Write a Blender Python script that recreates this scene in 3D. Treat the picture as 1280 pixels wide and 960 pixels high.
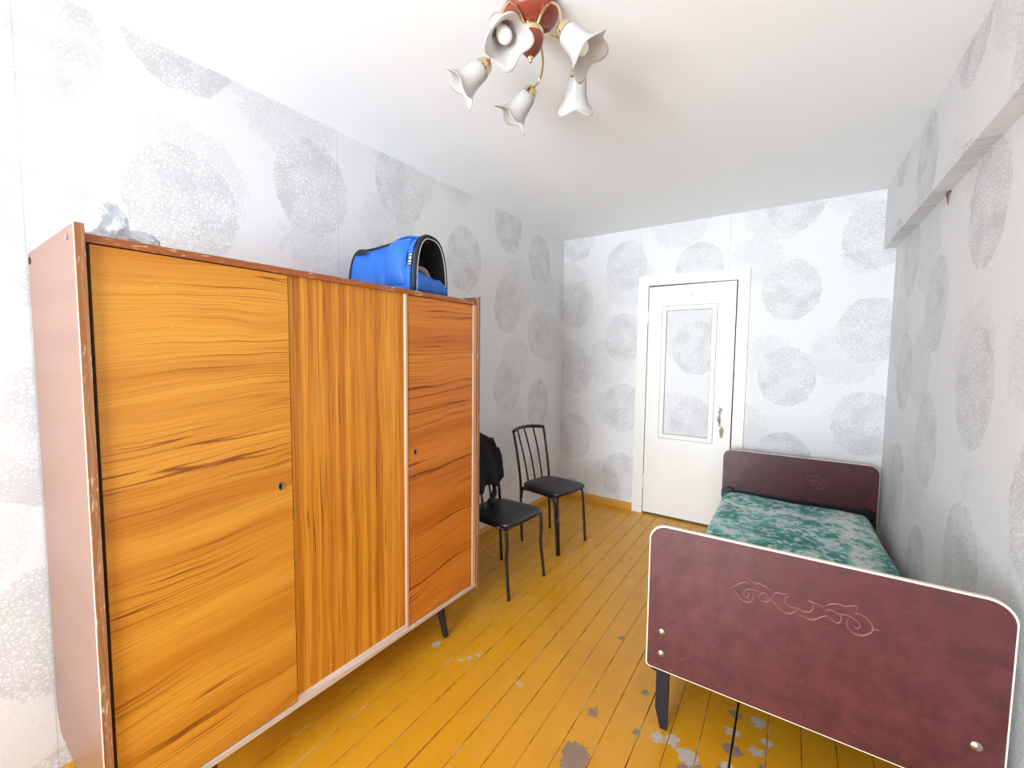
import bpy, bmesh, math, random
from mathutils import Vector, Matrix, noise as mnoise

for o in list(bpy.data.objects):
    bpy.data.objects.remove(o, do_unlink=True)
scene = bpy.context.scene
COL = scene.collection
rnd = random.Random(7)

# ------------------------------------------------------------------ camera
YAW, PITCH, ROLL, FPX = 0.6043, -0.0671, 0.0107, 531.8
fw = Vector((-math.sin(YAW) * math.cos(PITCH), math.cos(YAW) * math.cos(PITCH), math.sin(PITCH)))
rt = Vector((math.cos(YAW), math.sin(YAW), 0))
up = rt.cross(fw)
rt, up = math.cos(ROLL) * rt + math.sin(ROLL) * up, -math.sin(ROLL) * rt + math.cos(ROLL) * up
cd = bpy.data.cameras.new('camera')
cam = bpy.data.objects.new('camera', cd)
COL.objects.link(cam)
M = Matrix((rt, up, -fw)).transposed().to_4x4()
M.translation = Vector((1.986, 0.0, 1.388))
cam.matrix_world = M
cd.sensor_width = 36.0
cd.lens = FPX * 36.0 / 1280.0
cd.clip_start = 0.02
scene.camera = cam

# ------------------------------------------------------------------ light
world = bpy.data.worlds.new('world')
scene.world = world
world.use_nodes = True
bg = world.node_tree.nodes['Background']
bg.inputs[0].default_value = (0.72, 0.86, 1.0, 1)
bg.inputs[1].default_value = 3.0

ROOM_H, LEN, YF = 2.5, 3.743, -2.6           # ceiling, back wall, window wall
WIN = (0.30, 1.95, 0.35, 2.15)               # window opening x0 x1 z0 z1
ld = bpy.data.lights.new('window_daylight', 'AREA')
ld.shape = 'RECTANGLE'
ld.size, ld.size_y = WIN[1] - WIN[0] - 0.1, WIN[3] - WIN[2] - 0.1
ld.energy = 120.0
ld.spread = math.radians(105)
ld.color = (0.84, 0.925, 1.0)
lo = bpy.data.objects.new('window_daylight', ld)
COL.objects.link(lo)
lo.location = ((WIN[0] + WIN[1]) / 2, YF + 0.25, (WIN[2] + WIN[3]) / 2)
lo.rotation_euler = (math.radians(96), 0, 0)  # shines into the room; upward tilt added to brighten the ceiling

vs = scene.view_settings
scene.display_settings.display_device = 'sRGB'
vs.view_transform = 'Standard'
vs.look = 'None'
vs.gamma = 1.0
vs.use_curve_mapping = False
vs.exposure = -0.12
scene.cycles.diffuse_bounces = 6
scene.cycles.max_bounces = 8

# ------------------------------------------------------------------ helpers
def tag(o, label=None, cat=None, group=None, kind=None):
    if label: o['label'] = label
    if cat: o['category'] = cat
    if group: o['group'] = group
    if kind: o['kind'] = kind
    return o

def empty(name, loc, rz=0.0):
    o = bpy.data.objects.new(name, None)
    o.empty_display_size = 0.1
    o.location = loc
    o.rotation_euler = (0, 0, rz)
    COL.objects.link(o)
    return o

def link_mesh(name, me, mat, parent=None, smooth=False):
    o = bpy.data.objects.new(name, me)
    if mat: me.materials.append(mat)
    COL.objects.link(o)
    if parent: o.parent = parent
    if smooth:
        for p in me.polygons: p.use_smooth = True
    return o

class MB:
    """collects shapes; build() links them as one mesh object"""
    def __init__(self): self.bm = bmesh.new()
    def box(self, a, b, bevel=0.0, seg=2):
        r = bmesh.ops.create_cube(self.bm, size=1.0)
        c = [(a[i] + b[i]) / 2 for i in range(3)]
        s = [abs(b[i] - a[i]) for i in range(3)]
        for v in r['verts']:
            v.co = Vector((c[0] + v.co.x * s[0], c[1] + v.co.y * s[1], c[2] + v.co.z * s[2]))
        if bevel:
            es = set(e for v in r['verts'] for e in v.link_edges)
            bmesh.ops.bevel(self.bm, geom=list(es), offset=bevel, segments=seg, affect='EDGES', profile=0.5)
        return self
    def tube(self, pts, rad, n=8, cap=True, closed=False, flat=None):
        pts = [Vector(p) for p in pts]
        if not isinstance(rad, (list, tuple)): rad = [rad] * len(pts)
        rings = []
        prev = None
        N = len(pts)
        for i, p in enumerate(pts):
            if closed: t = pts[(i + 1) % N] - pts[i - 1]
            else: t = pts[min(i + 1, N - 1)] - pts[max(i - 1, 0)]
            t.normalize()
            if prev is None:
                ref = flat if flat else (Vector((0, 0, 1)) if abs(t.z) < 0.9 else Vector((1, 0, 0)))
                a = (ref - t * ref.dot(t)).normalized()
            else:
                a = (prev - t * prev.dot(t)).normalized()
            prev = a
            b = t.cross(a)
            rings.append([self.bm.verts.new(p + (a * math.cos(2 * math.pi * k / n) + b * math.sin(2 * math.pi * k / n)) * rad[i]) for k in range(n)])
        m = N if closed else N - 1
        for i in range(m):
            A, B = rings[i], rings[(i + 1) % N]
            for k in range(n):
                self.bm.faces.new((A[k], A[(k + 1) % n], B[(k + 1) % n], B[k]))
        if cap and not closed:
            self.bm.faces.new(rings[0][::-1]); self.bm.faces.new(rings[-1])
        return self
    def lathe(self, prof, n=24, M=None, lobes=None):
        """prof: list of (r, z); lobes: f(theta, i, r, z)->(r, z)"""
        rings = []
        for i, (r, z) in enumerate(prof):
            ring = []
            for k in range(n):
                th = 2 * math.pi * k / n
                rr, zz = lobes(th, i, r, z) if lobes else (r, z)
                v = Vector((rr * math.cos(th), rr * math.sin(th), zz))
                ring.append(self.bm.verts.new(M @ v if M else v))
            rings.append(ring)
        for i in range(len(rings) - 1):
            for k in range(n):
                self.bm.faces.new((rings[i][k], rings[i][(k + 1) % n], rings[i + 1][(k + 1) % n], rings[i + 1][k]))
        return rings
    def cap(self, ring, flip=False):
        self.bm.faces.new(ring[::-1] if flip else ring)
    def prism(self, poly, to3, d0, d1):
        """poly: 2-D outline; to3(u, v, d) -> 3-D point"""
        A = [self.bm.verts.new(to3(u, v, d0)) for u, v in poly]
        B = [self.bm.verts.new(to3(u, v, d1)) for u, v in poly]
        n = len(poly)
        self.bm.faces.new(A[::-1]); self.bm.faces.new(B)
        for i in range(n):
            self.bm.faces.new((A[i], A[(i + 1) % n], B[(i + 1) % n], B[i]))
        return self
    def build(self, name, mat, parent=None, smooth=False, angle=None, off=None):
        bmesh.ops.recalc_face_normals(self.bm, faces=self.bm.faces)
        if off is not None:
            for v in self.bm.verts: v.co -= Vector(off)
        me = bpy.data.meshes.new(name)
        self.bm.to_mesh(me); self.bm.free()
        o = link_mesh(name, me, mat, parent, smooth or angle is not None)
        if angle is not None:
            me.set_sharp_from_angle(angle=math.radians(angle))
        return o

def spline(pts, n=6):
    """Catmull-Rom through the points"""
    P = [Vector(p) for p in pts]
    out = []
    for i in range(len(P) - 1):
        p0, p1, p2, p3 = P[max(i - 1, 0)], P[i], P[i + 1], P[min(i + 2, len(P) - 1)]
        for k in range(n):
            t = k / n
            out.append(0.5 * ((2 * p1) + (p2 - p0) * t + (2 * p0 - 5 * p1 + 4 * p2 - p3) * t * t + (3 * p1 - p0 - 3 * p2 + p3) * t ** 3))
    out.append(P[-1])
    return out

# ------------------------------------------------------------------ node helper
class NT:
    def __init__(self, name):
        self.m = bpy.data.materials.new(name)
        self.m.use_nodes = True
        self.t = self.m.node_tree
        self.p = self.t.nodes['Principled BSDF']
    def n(self, typ, **kw):
        nd = self.t.nodes.new(typ)
        for k, v in kw.items(): setattr(nd, k, v)
        return nd
    def set(self, sock, v):
        if hasattr(v, 'is_output') or isinstance(v, bpy.types.NodeSocket): self.t.links.new(v, sock)
        elif isinstance(v, (tuple, list)) and sock.type == 'RGBA' and len(v) == 3: sock.default_value = (*v, 1)
        else: sock.default_value = v
    def math(self, op, a, b=None, c=None, clamp=False):
        nd = self.n('ShaderNodeMath', operation=op); nd.use_clamp = clamp
        self.set(nd.inputs[0], a)
        if b is not None: self.set(nd.inputs[1], b)
        if c is not None: self.set(nd.inputs[2], c)
        return nd.outputs[0]
    def pos(self):
        if not hasattr(self, '_pos'):
            self._pos = self.n('ShaderNodeNewGeometry').outputs['Position']
        return self._pos
    def objco(self):
        if not hasattr(self, '_oc'):
            self._oc = self.n('ShaderNodeTexCoord').outputs['Object']
        return self._oc
    def sep(self, v):
        s = self.n('ShaderNodeSeparateXYZ'); self.set(s.inputs[0], v); return s.outputs
    def comb(self, x=0.0, y=0.0, z=0.0):
        c = self.n('ShaderNodeCombineXYZ')
        for i, v in enumerate((x, y, z)): self.set(c.inputs[i], v)
        return c.outputs[0]
    def noise(self, vec, scale, detail=3.0, rough=0.5, dist=0.0, out=0):
        nd = self.n('ShaderNodeTexNoise')
        self.set(nd.inputs['Vector'], vec)
        nd.inputs['Scale'].default_value = scale; nd.inputs['Detail'].default_value = detail
        nd.inputs['Roughness'].default_value = rough; nd.inputs['Distortion'].default_value = dist
        return nd.outputs[out]
    def vor(self, vec, scale, feature='F1', rnd=1.0, out='Distance'):
        nd = self.n('ShaderNodeTexVoronoi', feature=feature)
        self.set(nd.inputs['Vector'], vec)
        nd.inputs['Scale'].default_value = scale; nd.inputs['Randomness'].default_value = rnd
        return nd.outputs[out]
    def step(self, v, a, b, lo=0.0, hi=1.0):
        nd = self.n('ShaderNodeMapRange', interpolation_type='SMOOTHSTEP')
        self.set(nd.inputs[0], v)
        for i, x in enumerate((a, b, lo, hi)): self.set(nd.inputs[i + 1], x)
        return nd.outputs[0]
    def mix(self, fac, a, b):
        nd = self.n('ShaderNodeMix', data_type='RGBA')
        self.set(nd.inputs[0], fac); self.set(nd.inputs[6], a); self.set(nd.inputs[7], b)
        return nd.outputs[2]
    def vadd(self, a, b, scale=1.0):
        nd = self.n('ShaderNodeVectorMath', operation='MULTIPLY_ADD')
        self.set(nd.inputs[0], b); nd.inputs[1].default_value = (scale,) * 3; self.set(nd.inputs[2], a)
        return nd.outputs[0]
    def bump(self, h, strength=0.3, dist=0.002):
        nd = self.n('ShaderNodeBump')
        nd.inputs['Strength'].default_value = strength; nd.inputs['Distance'].default_value = dist
        self.set(nd.inputs['Height'], h)
        self.t.links.new(nd.outputs[0], self.p.inputs['Normal'])
    def out(self, color, rough=0.5, spec=None, metal=None, **kw):
        self.set(self.p.inputs['Base Color'], color)
        self.set(self.p.inputs['Roughness'], rough)
        if spec is not None: self.p.inputs['Specular IOR Level'].default_value = spec
        if metal is not None: self.p.inputs['Metallic'].default_value = metal
        for k, v in kw.items(): self.set(self.p.inputs[k], v)
        return self.m

def plain(name, col, rough=0.5, metal=0.0, var=0.08, scale=30.0, bump=0.0, **kw):
    m = NT(name)
    f = m.noise(m.objco(), scale, 3)
    c = m.mix(f, tuple(x * (1 - var) for x in col), tuple(min(1, x * (1 + var)) for x in col))
    if bump: m.bump(m.noise(m.objco(), scale * 6, 3), bump, 0.001)
    return m.out(c, rough, metal=metal, **kw)

# ------------------------------------------------------------------ materials
def wallpaper(name, axis, cols, seams, period=0.635, tint=(1, 1, 1)):
    m = NT(name)
    s = m.sep(m.pos())
    u, z = s[axis], s[2]
    uv = m.comb(u, z, 0.0)
    wob = m.math('MULTIPLY', m.math('SUBTRACT', m.noise(uv, 26, 0), 0.5), 0.26)
    def discs(shift_u, shift_z, rx, ry):
        best = None
        for uc, zc in cols:
            du = m.math('DIVIDE', m.math('SUBTRACT', u, uc + shift_u), rx)
            dz = m.math('WRAP', m.math('SUBTRACT', z, zc + shift_z), period / 2, -period / 2)
            dz = m.math('DIVIDE', dz, ry)
            d = m.math('ADD', m.math('MULTIPLY', du, du), m.math('MULTIPLY', dz, dz))
            best = d if best is None else m.math('MINIMUM', best, d)
        return m.math('ADD', best, wob)
    dA = discs(0.0, 0.0, 0.185, 0.222)
    dB = m.math('ADD', m.math('MULTIPLY', m.vor(m.vadd(uv, m.comb(1.3, 0.4, 0)), 1.75, 'F1', 0.45), 2.35), wob)
    inA = m.step(dA, 1.03, 0.95)
    inB = m.math('MULTIPLY', m.step(dB, 1.03, 0.93), m.math('SUBTRACT', 1.0, inA))
    # lace of fine threads: two distorted cell networks
    warp = m.noise(uv, 30, 0, out=1)
    w2 = m.vadd(uv, warp, 0.018)
    l1 = m.step(m.vor(w2, 48, 'DISTANCE_TO_EDGE'), 0.02, 0.13)
    l2 = m.step(m.vor(m.vadd(w2, m.comb(3.7, 1.9, 0)), 80, 'DISTANCE_TO_EDGE'), 0.02, 0.16)
    lace = m.math('MULTIPLY', l1, l2)
    patch = m.noise(uv, 8, 1)
    spark = m.math('MULTIPLY', lace, patch)
    fine = m.noise(uv, 260, 0)
    base = m.mix(fine, (0.735, 0.731, 0.731), (0.783, 0.779, 0.779))
    base = m.mix(m.math('MULTIPLY', m.math('SUBTRACT', 1.0, lace), 0.16), base, (0.53, 0.525, 0.53))
    cA = m.mix(m.step(spark, 0.12, 0.55), (0.552, 0.548, 0.552), (0.766, 0.761, 0.761))
    cB = m.mix(m.step(spark, 0.12, 0.55), (0.609, 0.605, 0.605), (0.766, 0.761, 0.761))
    shade = m.step(patch, 0.25, 0.75, 0.95, 0.55)
    c = m.mix(m.math('MULTIPLY', inB, 0.6), base, cB)
    c = m.mix(m.math('MULTIPLY', inA, shade), c, cA)
    for su in seams:
        ln = m.step(m.math('ABSOLUTE', m.math('SUBTRACT', u, su)), 0.0022, 0.0008)
        c = m.mix(m.math('MULTIPLY', ln, 0.55), c, (0.42, 0.41, 0.40))
    return m.out(c, 0.75, spec=0.25)

PAPER_BACK = wallpaper('wallpaper_back', 0, [(0.14, 1.875), (0.625, 1.557), (1.235, 1.464), (1.868, 1.887), (2.33, 1.58)], (0.753, 1.454))
PAPER_LEFT = wallpaper('wallpaper_left', 1, [(0.26, 1.75), (0.66, 1.945), (1.178, 2.178), (1.724, 2.371), (2.28, 2.05), (2.81, 1.78), (3.29, 1.59)], (0.244, 1.31, 3.42))
PAPER_RIGHT = wallpaper('wallpaper_right', 1, [(0.0, 1.3), (0.52, 1.63), (1.07, 1.29), (1.61, 1.63), (2.155, 1.29), (2.72, 1.645), (3.27, 1.32)], (2.62,))

def m_ceiling():
    m = NT('ceiling_whitewash')
    f = m.noise(m.pos(), 2.2, 4)
    c = m.mix(f, (0.86, 0.875, 0.885), (0.91, 0.925, 0.93))
    m.bump(m.noise(m.pos(), 90, 3), 0.08, 0.002)
    return m.out(c, 0.85, spec=0.2)
CEIL = m_ceiling()

CHIPS = [(1.385, 1.285, .046, 0), (1.40, 1.24, .04, 0), (1.369, 1.483, .021, 0), (1.603, 1.516, .022, 1), (1.648, 1.536, .026, 1), (1.71, 1.50, .034, 1),
         (1.74, 1.44, .05, 0), (1.899, 1.805, .024, 1), (1.905, 1.66, .020, 1), (1.835, 1.62, .03, 0), (1.84, 1.50, .045, 0), (1.533, 1.495, .014, 0),
         (.585, 1.41, .018, 1), (.776, 1.433, .011, 1), (.80, 1.47, .010, 1), (.75, 1.40, .010, 1), (1.052, 1.436, .012, 1), (1.832, 1.46, .020, 1), (1.830, 1.54, .018, 1), (1.827, 1.70, .022, 1), (1.824, 1.80, .020, 0), (1.932, 1.72, .016, 1), (1.93, 1.60, .016, 0), (1.822, 1.90, .018, 1), (1.50, 1.70, .014, 0), (1.30, 1.97, .014, 0)]
def m_floor():
    m = NT('ochre_floor_paint')
    P = m.pos()
    s = m.sep(P)
    along = m.comb(m.math('MULTIPLY', s[0], 9.0), m.math('MULTIPLY', s[1], 1.4), 0.0)
    c = m.mix(m.noise(along, 2.0, 4), (0.58, 0.255, 0.010), (0.68, 0.320, 0.014))
    c = m.mix(m.step(m.noise(P, 2.6, 3), 0.52, 0.75, 0, 0.5), c, (0.50, 0.205, 0.009))
    # worn specks of old paint and grime
    sp = m.step(m.noise(P, 75, 3), 0.735, 0.765)
    c = m.mix(m.math('MULTIPLY', sp, 0.6), c, (0.78, 0.55, 0.25))
    sd = m.step(m.noise(m.vadd(P, m.comb(4, 2, 1)), 48, 4), 0.72, 0.76)
    c = m.mix(m.math('MULTIPLY', sd, 0.55), c, (0.22, 0.08, 0.012))
    wob = m.math('MULTIPLY', m.math('SUBTRACT', m.noise(P, 46, 5, 0.7), 0.5), 0.080)
    bare = None
    for kind, col in ((0, None), (1, None)):
        best = None
        for (x, y, r, k) in CHIPS:
            if k != kind: continue
            d = m.n('ShaderNodeVectorMath', operation='DISTANCE')
            m.set(d.inputs[0], m.comb(s[0], s[1], 0.0)); d.inputs[1].default_value = (x, y, 0)
            dd = m.math('SUBTRACT', d.outputs['Value'], r)
            best = dd if best is None else m.math('MINIMUM', best, dd)
        msk = m.step(m.math('ADD', best, wob), 0.002, -0.002)
        tone = m.noise(P, 120, 3)
        cc = m.mix(tone, (0.16, 0.095, 0.06), (0.36, 0.26, 0.19)) if kind == 0 else m.mix(tone, (0.34, 0.28, 0.225), (0.60, 0.555, 0.50))
        c = m.mix(msk, c, cc)
        bare = msk if bare is None else m.math('MAXIMUM', bare, msk)
    rough = m.math('ADD', m.step(m.noise(P, 9, 4), 0.3, 0.7, 0.19, 0.34), m.math('MULTIPLY', bare, 0.4))
    h = m.math('SUBTRACT', m.noise(along, 5, 4), m.math('MULTIPLY', bare, 1.0))
    m.bump(h, 0.25, 0.0015)
    return m.out(c, rough, spec=0.42)
FLOOR = m_floor()
def m_seam():
    m = NT('worn_plank_edge')
    s_ = m.sep(m.pos())
    f = m.noise(m.comb(m.math('MULTIPLY', s_[0], 9.0), m.math('MULTIPLY', s_[1], 7.0), 0.0), 1.0, 4, 0.7)
    c = m.mix(m.step(f, 0.40, 0.50), (0.14, 0.055, 0.010), (0.50, 0.21, 0.012))
    c = m.mix(m.step(f, 0.56, 0.62), c, (0.52, 0.40, 0.30))
    return m.out(c, 0.6)
SEAM = m_seam()
SUB = plain('dark_subfloor', (0.05, 0.03, 0.018), 0.9)
SKIRT = plain('ochre_baseboard_paint', (0.58, 0.27, 0.04), 0.35, var=0.12, scale=12)

def wood(name, along, light, mid, dark, lines=0.5, stretch=1.0, tilt=0.0, seed=0.0, rough=0.3, wave=0.05, fibre=0.30, worn=0.0):
    """lacquered veneer; along = axis index of the grain"""
    m = NT(name)
    s = m.sep(m.objco())
    g = s[along]
    x = s[2] if along == 1 else s[1]
    x = m.math('MULTIPLY_ADD', g, tilt, x)
    low = m.noise(m.comb(m.math('MULTIPLY', g, 1.3), m.math('MULTIPLY', x, 1.6), seed), 1.7, 2)
    x2 = m.math('MULTIPLY_ADD', low, wave, x)
    band = m.noise(m.comb(m.math('MULTIPLY', g, 0.35), m.math('MULTIPLY', x2, 9.0 * stretch), seed + 3), 1.0, 3)
    fib = m.noise(m.comb(m.math('MULTIPLY', g, 3.0), m.math('MULTIPLY', x2, 190.0), seed + 5), 1.0, 3)
    c = m.mix(m.step(band, 0.30, 0.66), mid, light)
    c = m.mix(m.math('MULTIPLY', m.step(fib, 0.42, 0.72), fibre), c, dark)
    nl = m.noise(m.comb(m.math('MULTIPLY', g, 0.55), m.math('MULTIPLY', x2, 26.0 * stretch), seed + 9), 1.0, 1)
    iso = m.math('ABSOLUTE', m.math('SUBTRACT', m.math('FRACT', m.math('MULTIPLY', nl, 5.0)), 0.5))
    ln = m.step(iso, 0.11, 0.0)
    gate = m.step(m.noise(m.comb(m.math('MULTIPLY', g, 1.6), m.math('MULTIPLY', x2, 5.5), seed + 13), 1.0, 2), 0.42, 0.60)
    c = m.mix(m.math('MULTIPLY', m.math('MULTIPLY', ln, gate), lines), c, dark)
    sc = m.step(m.noise(m.objco(), 130, 2), 0.765, 0.79)
    c = m.mix(m.math('MULTIPLY', sc, 0.5), c, (0.85, 0.72, 0.55))
    if worn:
        wn = m.noise(m.comb(m.math('MULTIPLY', g, 38.0), m.math('MULTIPLY', x, 210.0), m.math('MULTIPLY', s[0], 120.0)), 1.0, 3)
        wm = m.step(m.noise(m.comb(m.math('MULTIPLY', g, 7.0), seed, 0.0), 1.0, 2), 0.42, 0.6)
        c = m.mix(m.math('MULTIPLY', m.math('MULTIPLY', m.step(wn, 0.56, 0.66), wm), worn), c, (0.70, 0.52, 0.38))
    m.bump(fib, 0.06, 0.001)
    return m.out(c, rough, spec=0.45)

W_DOOR = wood('amber_veneer_door', 1, (0.70, 0.315, 0.032), (0.54, 0.195, 0.014), (0.20, 0.042, 0.003), 0.9, 1.0, -0.07, 0.0, 0.3, 0.09)
W_MID = wood('amber_veneer_panel', 2, (0.76, 0.325, 0.030), (0.52, 0.160, 0.011), (0.17, 0.031, 0.002), 0.9, 3.4, 0.0, 21.0, 0.3, 0.02, 0.45)
W_DOOR2 = wood('brown_veneer_door', 1, (0.65, 0.210, 0.024), (0.50, 0.130, 0.012), (0.16, 0.028, 0.002), 0.9, 1.1, -0.07, 40.0, 0.3, 0.07)
W_SIDE = wood('pinkish_side_lacquer', 2, (0.205, 0.104, 0.070), (0.175, 0.083, 0.054), (0.12, 0.050, 0.030), 0.15, 0.8, 0.0, 60.0, 0.35)
W_RAIL = wood('brown_rail_lacquer', 1, (0.38, 0.115, 0.025), (0.30, 0.085, 0.018), (0.13, 0.030, 0.006), 0.3, 1.0, 0.0, 80.0, 0.4, 0.05, 0.3, 0.85)
W_EDGE = wood('worn_edge_wood', 2, (0.34, 0.135, 0.040), (0.26, 0.092, 0.024), (0.50, 0.34, 0.22), 0.5, 2.0, 0.0, 90.0, 0.5, 0.05, 0.3, 0.7)
W_PALE = wood('pale_worn_strip', 1, (0.72, 0.60, 0.50), (0.62, 0.46, 0.36), (0.40, 0.20, 0.12), 0.4, 2.0, 0.0, 95.0, 0.5, 0.05, 0.4, 0.0)
W_PALEV = wood('pale_worn_strip_upright', 2, (0.66, 0.45, 0.30), (0.55, 0.32, 0.19), (0.36, 0.16, 0.08), 0.4, 2.0, 0.0, 97.0, 0.5)
W_BACK = plain('hardboard_back', (0.25, 0.12, 0.05), 0.7)
BLACKLEG = plain('black_leg_paint', (0.012, 0.012, 0.016), 0.35, var=0.3, scale=60)
STEEL = plain('worn_steel', (0.55, 0.54, 0.52), 0.28, 1.0)
DARKMETAL = plain('dark_hinge_metal', (0.03, 0.02, 0.014), 0.45, 0.6)

def m_vinyl():
    m = NT('maroon_vinyl')
    P = m.objco()
    f = m.noise(P, 14, 5, 0.65)
    c = m.mix(m.step(f, 0.32, 0.70), (0.060, 0.0115, 0.0140), (0.100, 0.0245, 0.028))
    sc = m.step(m.noise(m.vadd(P, m.comb(7, 0, 0)), 55, 5, 0.7, 1.5), 0.62, 0.70)
    c = m.mix(m.math('MULTIPLY', sc, 0.30), c, (0.24, 0.11, 0.105))
    m.bump(m.noise(P, 160, 4), 0.12, 0.001)
    return m.out(c, m.step(f, 0.3, 0.7, 0.42, 0.30), spec=0.5)
VINYL = m_vinyl()
HIGHLIT = plain('highlit_maroon_vinyl', (0.175, 0.062, 0.062), 0.35)  # paler vinyl: highlights of the raised scroll strokes put into the colour
PIPING = plain('cream_edge_piping', (0.82, 0.74, 0.58), 0.4, var=0.05)
RAILBLUE = plain('navy_bed_steel', (0.005, 0.0065, 0.014), 0.35, 0.0)

def m_cover():
    m = NT('teal_floral_brocade')
    P = m.objco()
    s = m.sep(P)
    w = m.vadd(P, m.noise(P, 16, 2, out=1), 0.05)
    big = m.noise(w, 6.5, 3, 0.6)
    c = m.mix(m.step(big, 0.40, 0.50), (0.010, 0.215, 0.175), (0.10, 0.38, 0.335))
    c = m.mix(m.step(big, 0.53, 0.60), c, (0.42, 0.60, 0.555))
    fl = m.noise(m.vadd(P, m.noise(P, 40, 2, out=1), 0.03), 26, 3, 0.6)
    c = m.mix(m.math('MULTIPLY', m.step(fl, 0.53, 0.58), 0.8), c, (0.60, 0.62, 0.585))
    lf = m.noise(m.vadd(w, m.comb(5, 3, 0)), 34, 2)
    c = m.mix(m.math('MULTIPLY', m.step(lf, 0.56, 0.62), 0.75), c, (0.010, 0.165, 0.135))
    # woven pale stripe bands across the bed
    wv = m.math('MULTIPLY_ADD', m.noise(P, 5, 2), 0.12, s[1])
    b1 = m.step(m.math('ABSOLUTE', m.math('SUBTRACT', wv, 1.70)), 0.055, 0.02)
    b2 = m.step(m.math('ABSOLUTE', m.math('SUBTRACT', m.math('MULTIPLY_ADD', m.noise(P, 7, 2), 0.12, s[0]), 0.80)), 0.07, 0.02)
    bb = m.math('MULTIPLY', m.math('MAXIMUM', b1, b2), m.step(m.noise(P, 22, 3), 0.36, 0.55))
    c = m.mix(m.math('MULTIPLY', bb, 0.85), c, (0.68, 0.68, 0.65))
    th = m.noise(P, 420, 2)
    m.bump(th, 0.2, 0.001)
    return m.out(c, 0.75, spec=0.2, **{'Sheen Weight': 0.2})
COVER = m_cover()

LEATHER = plain('black_vinyl_seat', (0.0075, 0.0075, 0.0095), 0.36, var=0.3, scale=40, bump=0.1)
TUBE = plain('dark_chrome_tube', (0.040, 0.035, 0.046), 0.20, 0.80)
CLOTH = plain('black_cloth', (0.006, 0.005, 0.006), 0.95, var=0.4, scale=60)
BLUE = plain('royal_blue_nylon', (0.018, 0.150, 0.62), 0.55, var=0.12, scale=50, bump=0.15)
BLKTRIM = plain('black_webbing', (0.010, 0.010, 0.012), 0.6)
MESH = plain('black_inner_cloth', (0.006, 0.006, 0.007), 0.9)
GREYBIT = plain('grey_lining', (0.22, 0.19, 0.20), 0.8)
YELLOW = plain('yellow_print', (0.80, 0.62, 0.10), 0.6)
WHITEPIPE = plain('pale_zip_piping', (0.62, 0.64, 0.66), 0.5)
TERRA = plain('red_brown_turned_wood', (0.25, 0.046, 0.026), 0.25, var=0.25, scale=18)
BRASS = plain('brass', (0.72, 0.58, 0.36), 0.22, 1.0, var=0.1)
DOORPAINT = plain('yellowed_white_door_paint', (0.80, 0.775, 0.72), 0.35, var=0.04, scale=5)
DOORLINE = plain('dark_gap', (0.05, 0.04, 0.03), 0.8)
GROOVE = plain('dark_moulding_groove', (0.30, 0.265, 0.22), 0.6)  # darker border lines along the door moulding

def m_glass():
    m = NT('frosted_white_glass')
    t = m.n('ShaderNodeBsdfTranslucent'); t.inputs[0].default_value = (0.70, 0.67, 0.645, 1)
    m.out(m.mix(m.noise(m.objco(), 20, 2), (0.66, 0.645, 0.625), (0.72, 0.705, 0.685)), 0.3, spec=0.5)
    mx = m.n('ShaderNodeMixShader'); mx.inputs[0].default_value = 0.45
    m.t.links.new(m.p.outputs[0], mx.inputs[1]); m.t.links.new(t.outputs[0], mx.inputs[2])
    m.t.links.new(mx.outputs[0], m.t.nodes['Material Output'].inputs[0])
    return m.m
GLASS = m_glass()
BULB = plain('white_bulb_glass', (0.93, 0.93, 0.93), 0.12, var=0.01)
def m_poly():
    m = NT('white_plastic_film')
    t = m.n('ShaderNodeBsdfTranslucent'); t.inputs[0].default_value = (0.8, 0.84, 0.88, 1)
    m.out(m.mix(m.noise(m.objco(), 14, 3), (0.74, 0.80, 0.86), (0.88, 0.91, 0.94)), 0.28, spec=0.5)
    mx = m.n('ShaderNodeMixShader'); mx.inputs[0].default_value = 0.25
    m.t.links.new(m.p.outputs[0], mx.inputs[1]); m.t.links.new(t.outputs[0], mx.inputs[2])
    m.t.links.new(mx.outputs[0], m.t.nodes['Material Output'].inputs[0])
    return m.m
POLY = m_poly()
PANE = NT('window_glass'); PANE.out((1, 1, 1), 0.02, **{'Transmission Weight': 1.0, 'IOR': 1.45}); PANE = PANE.m
WFRAME = plain('white_window_paint', (0.82, 0.82, 0.80), 0.4)

# ------------------------------------------------------------------ setting
ANG = 0.0245                                  # planks and right wall lean by this
def xr(y, off=0.0): return 2.434 + off + (LEN - y) * ANG

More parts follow.
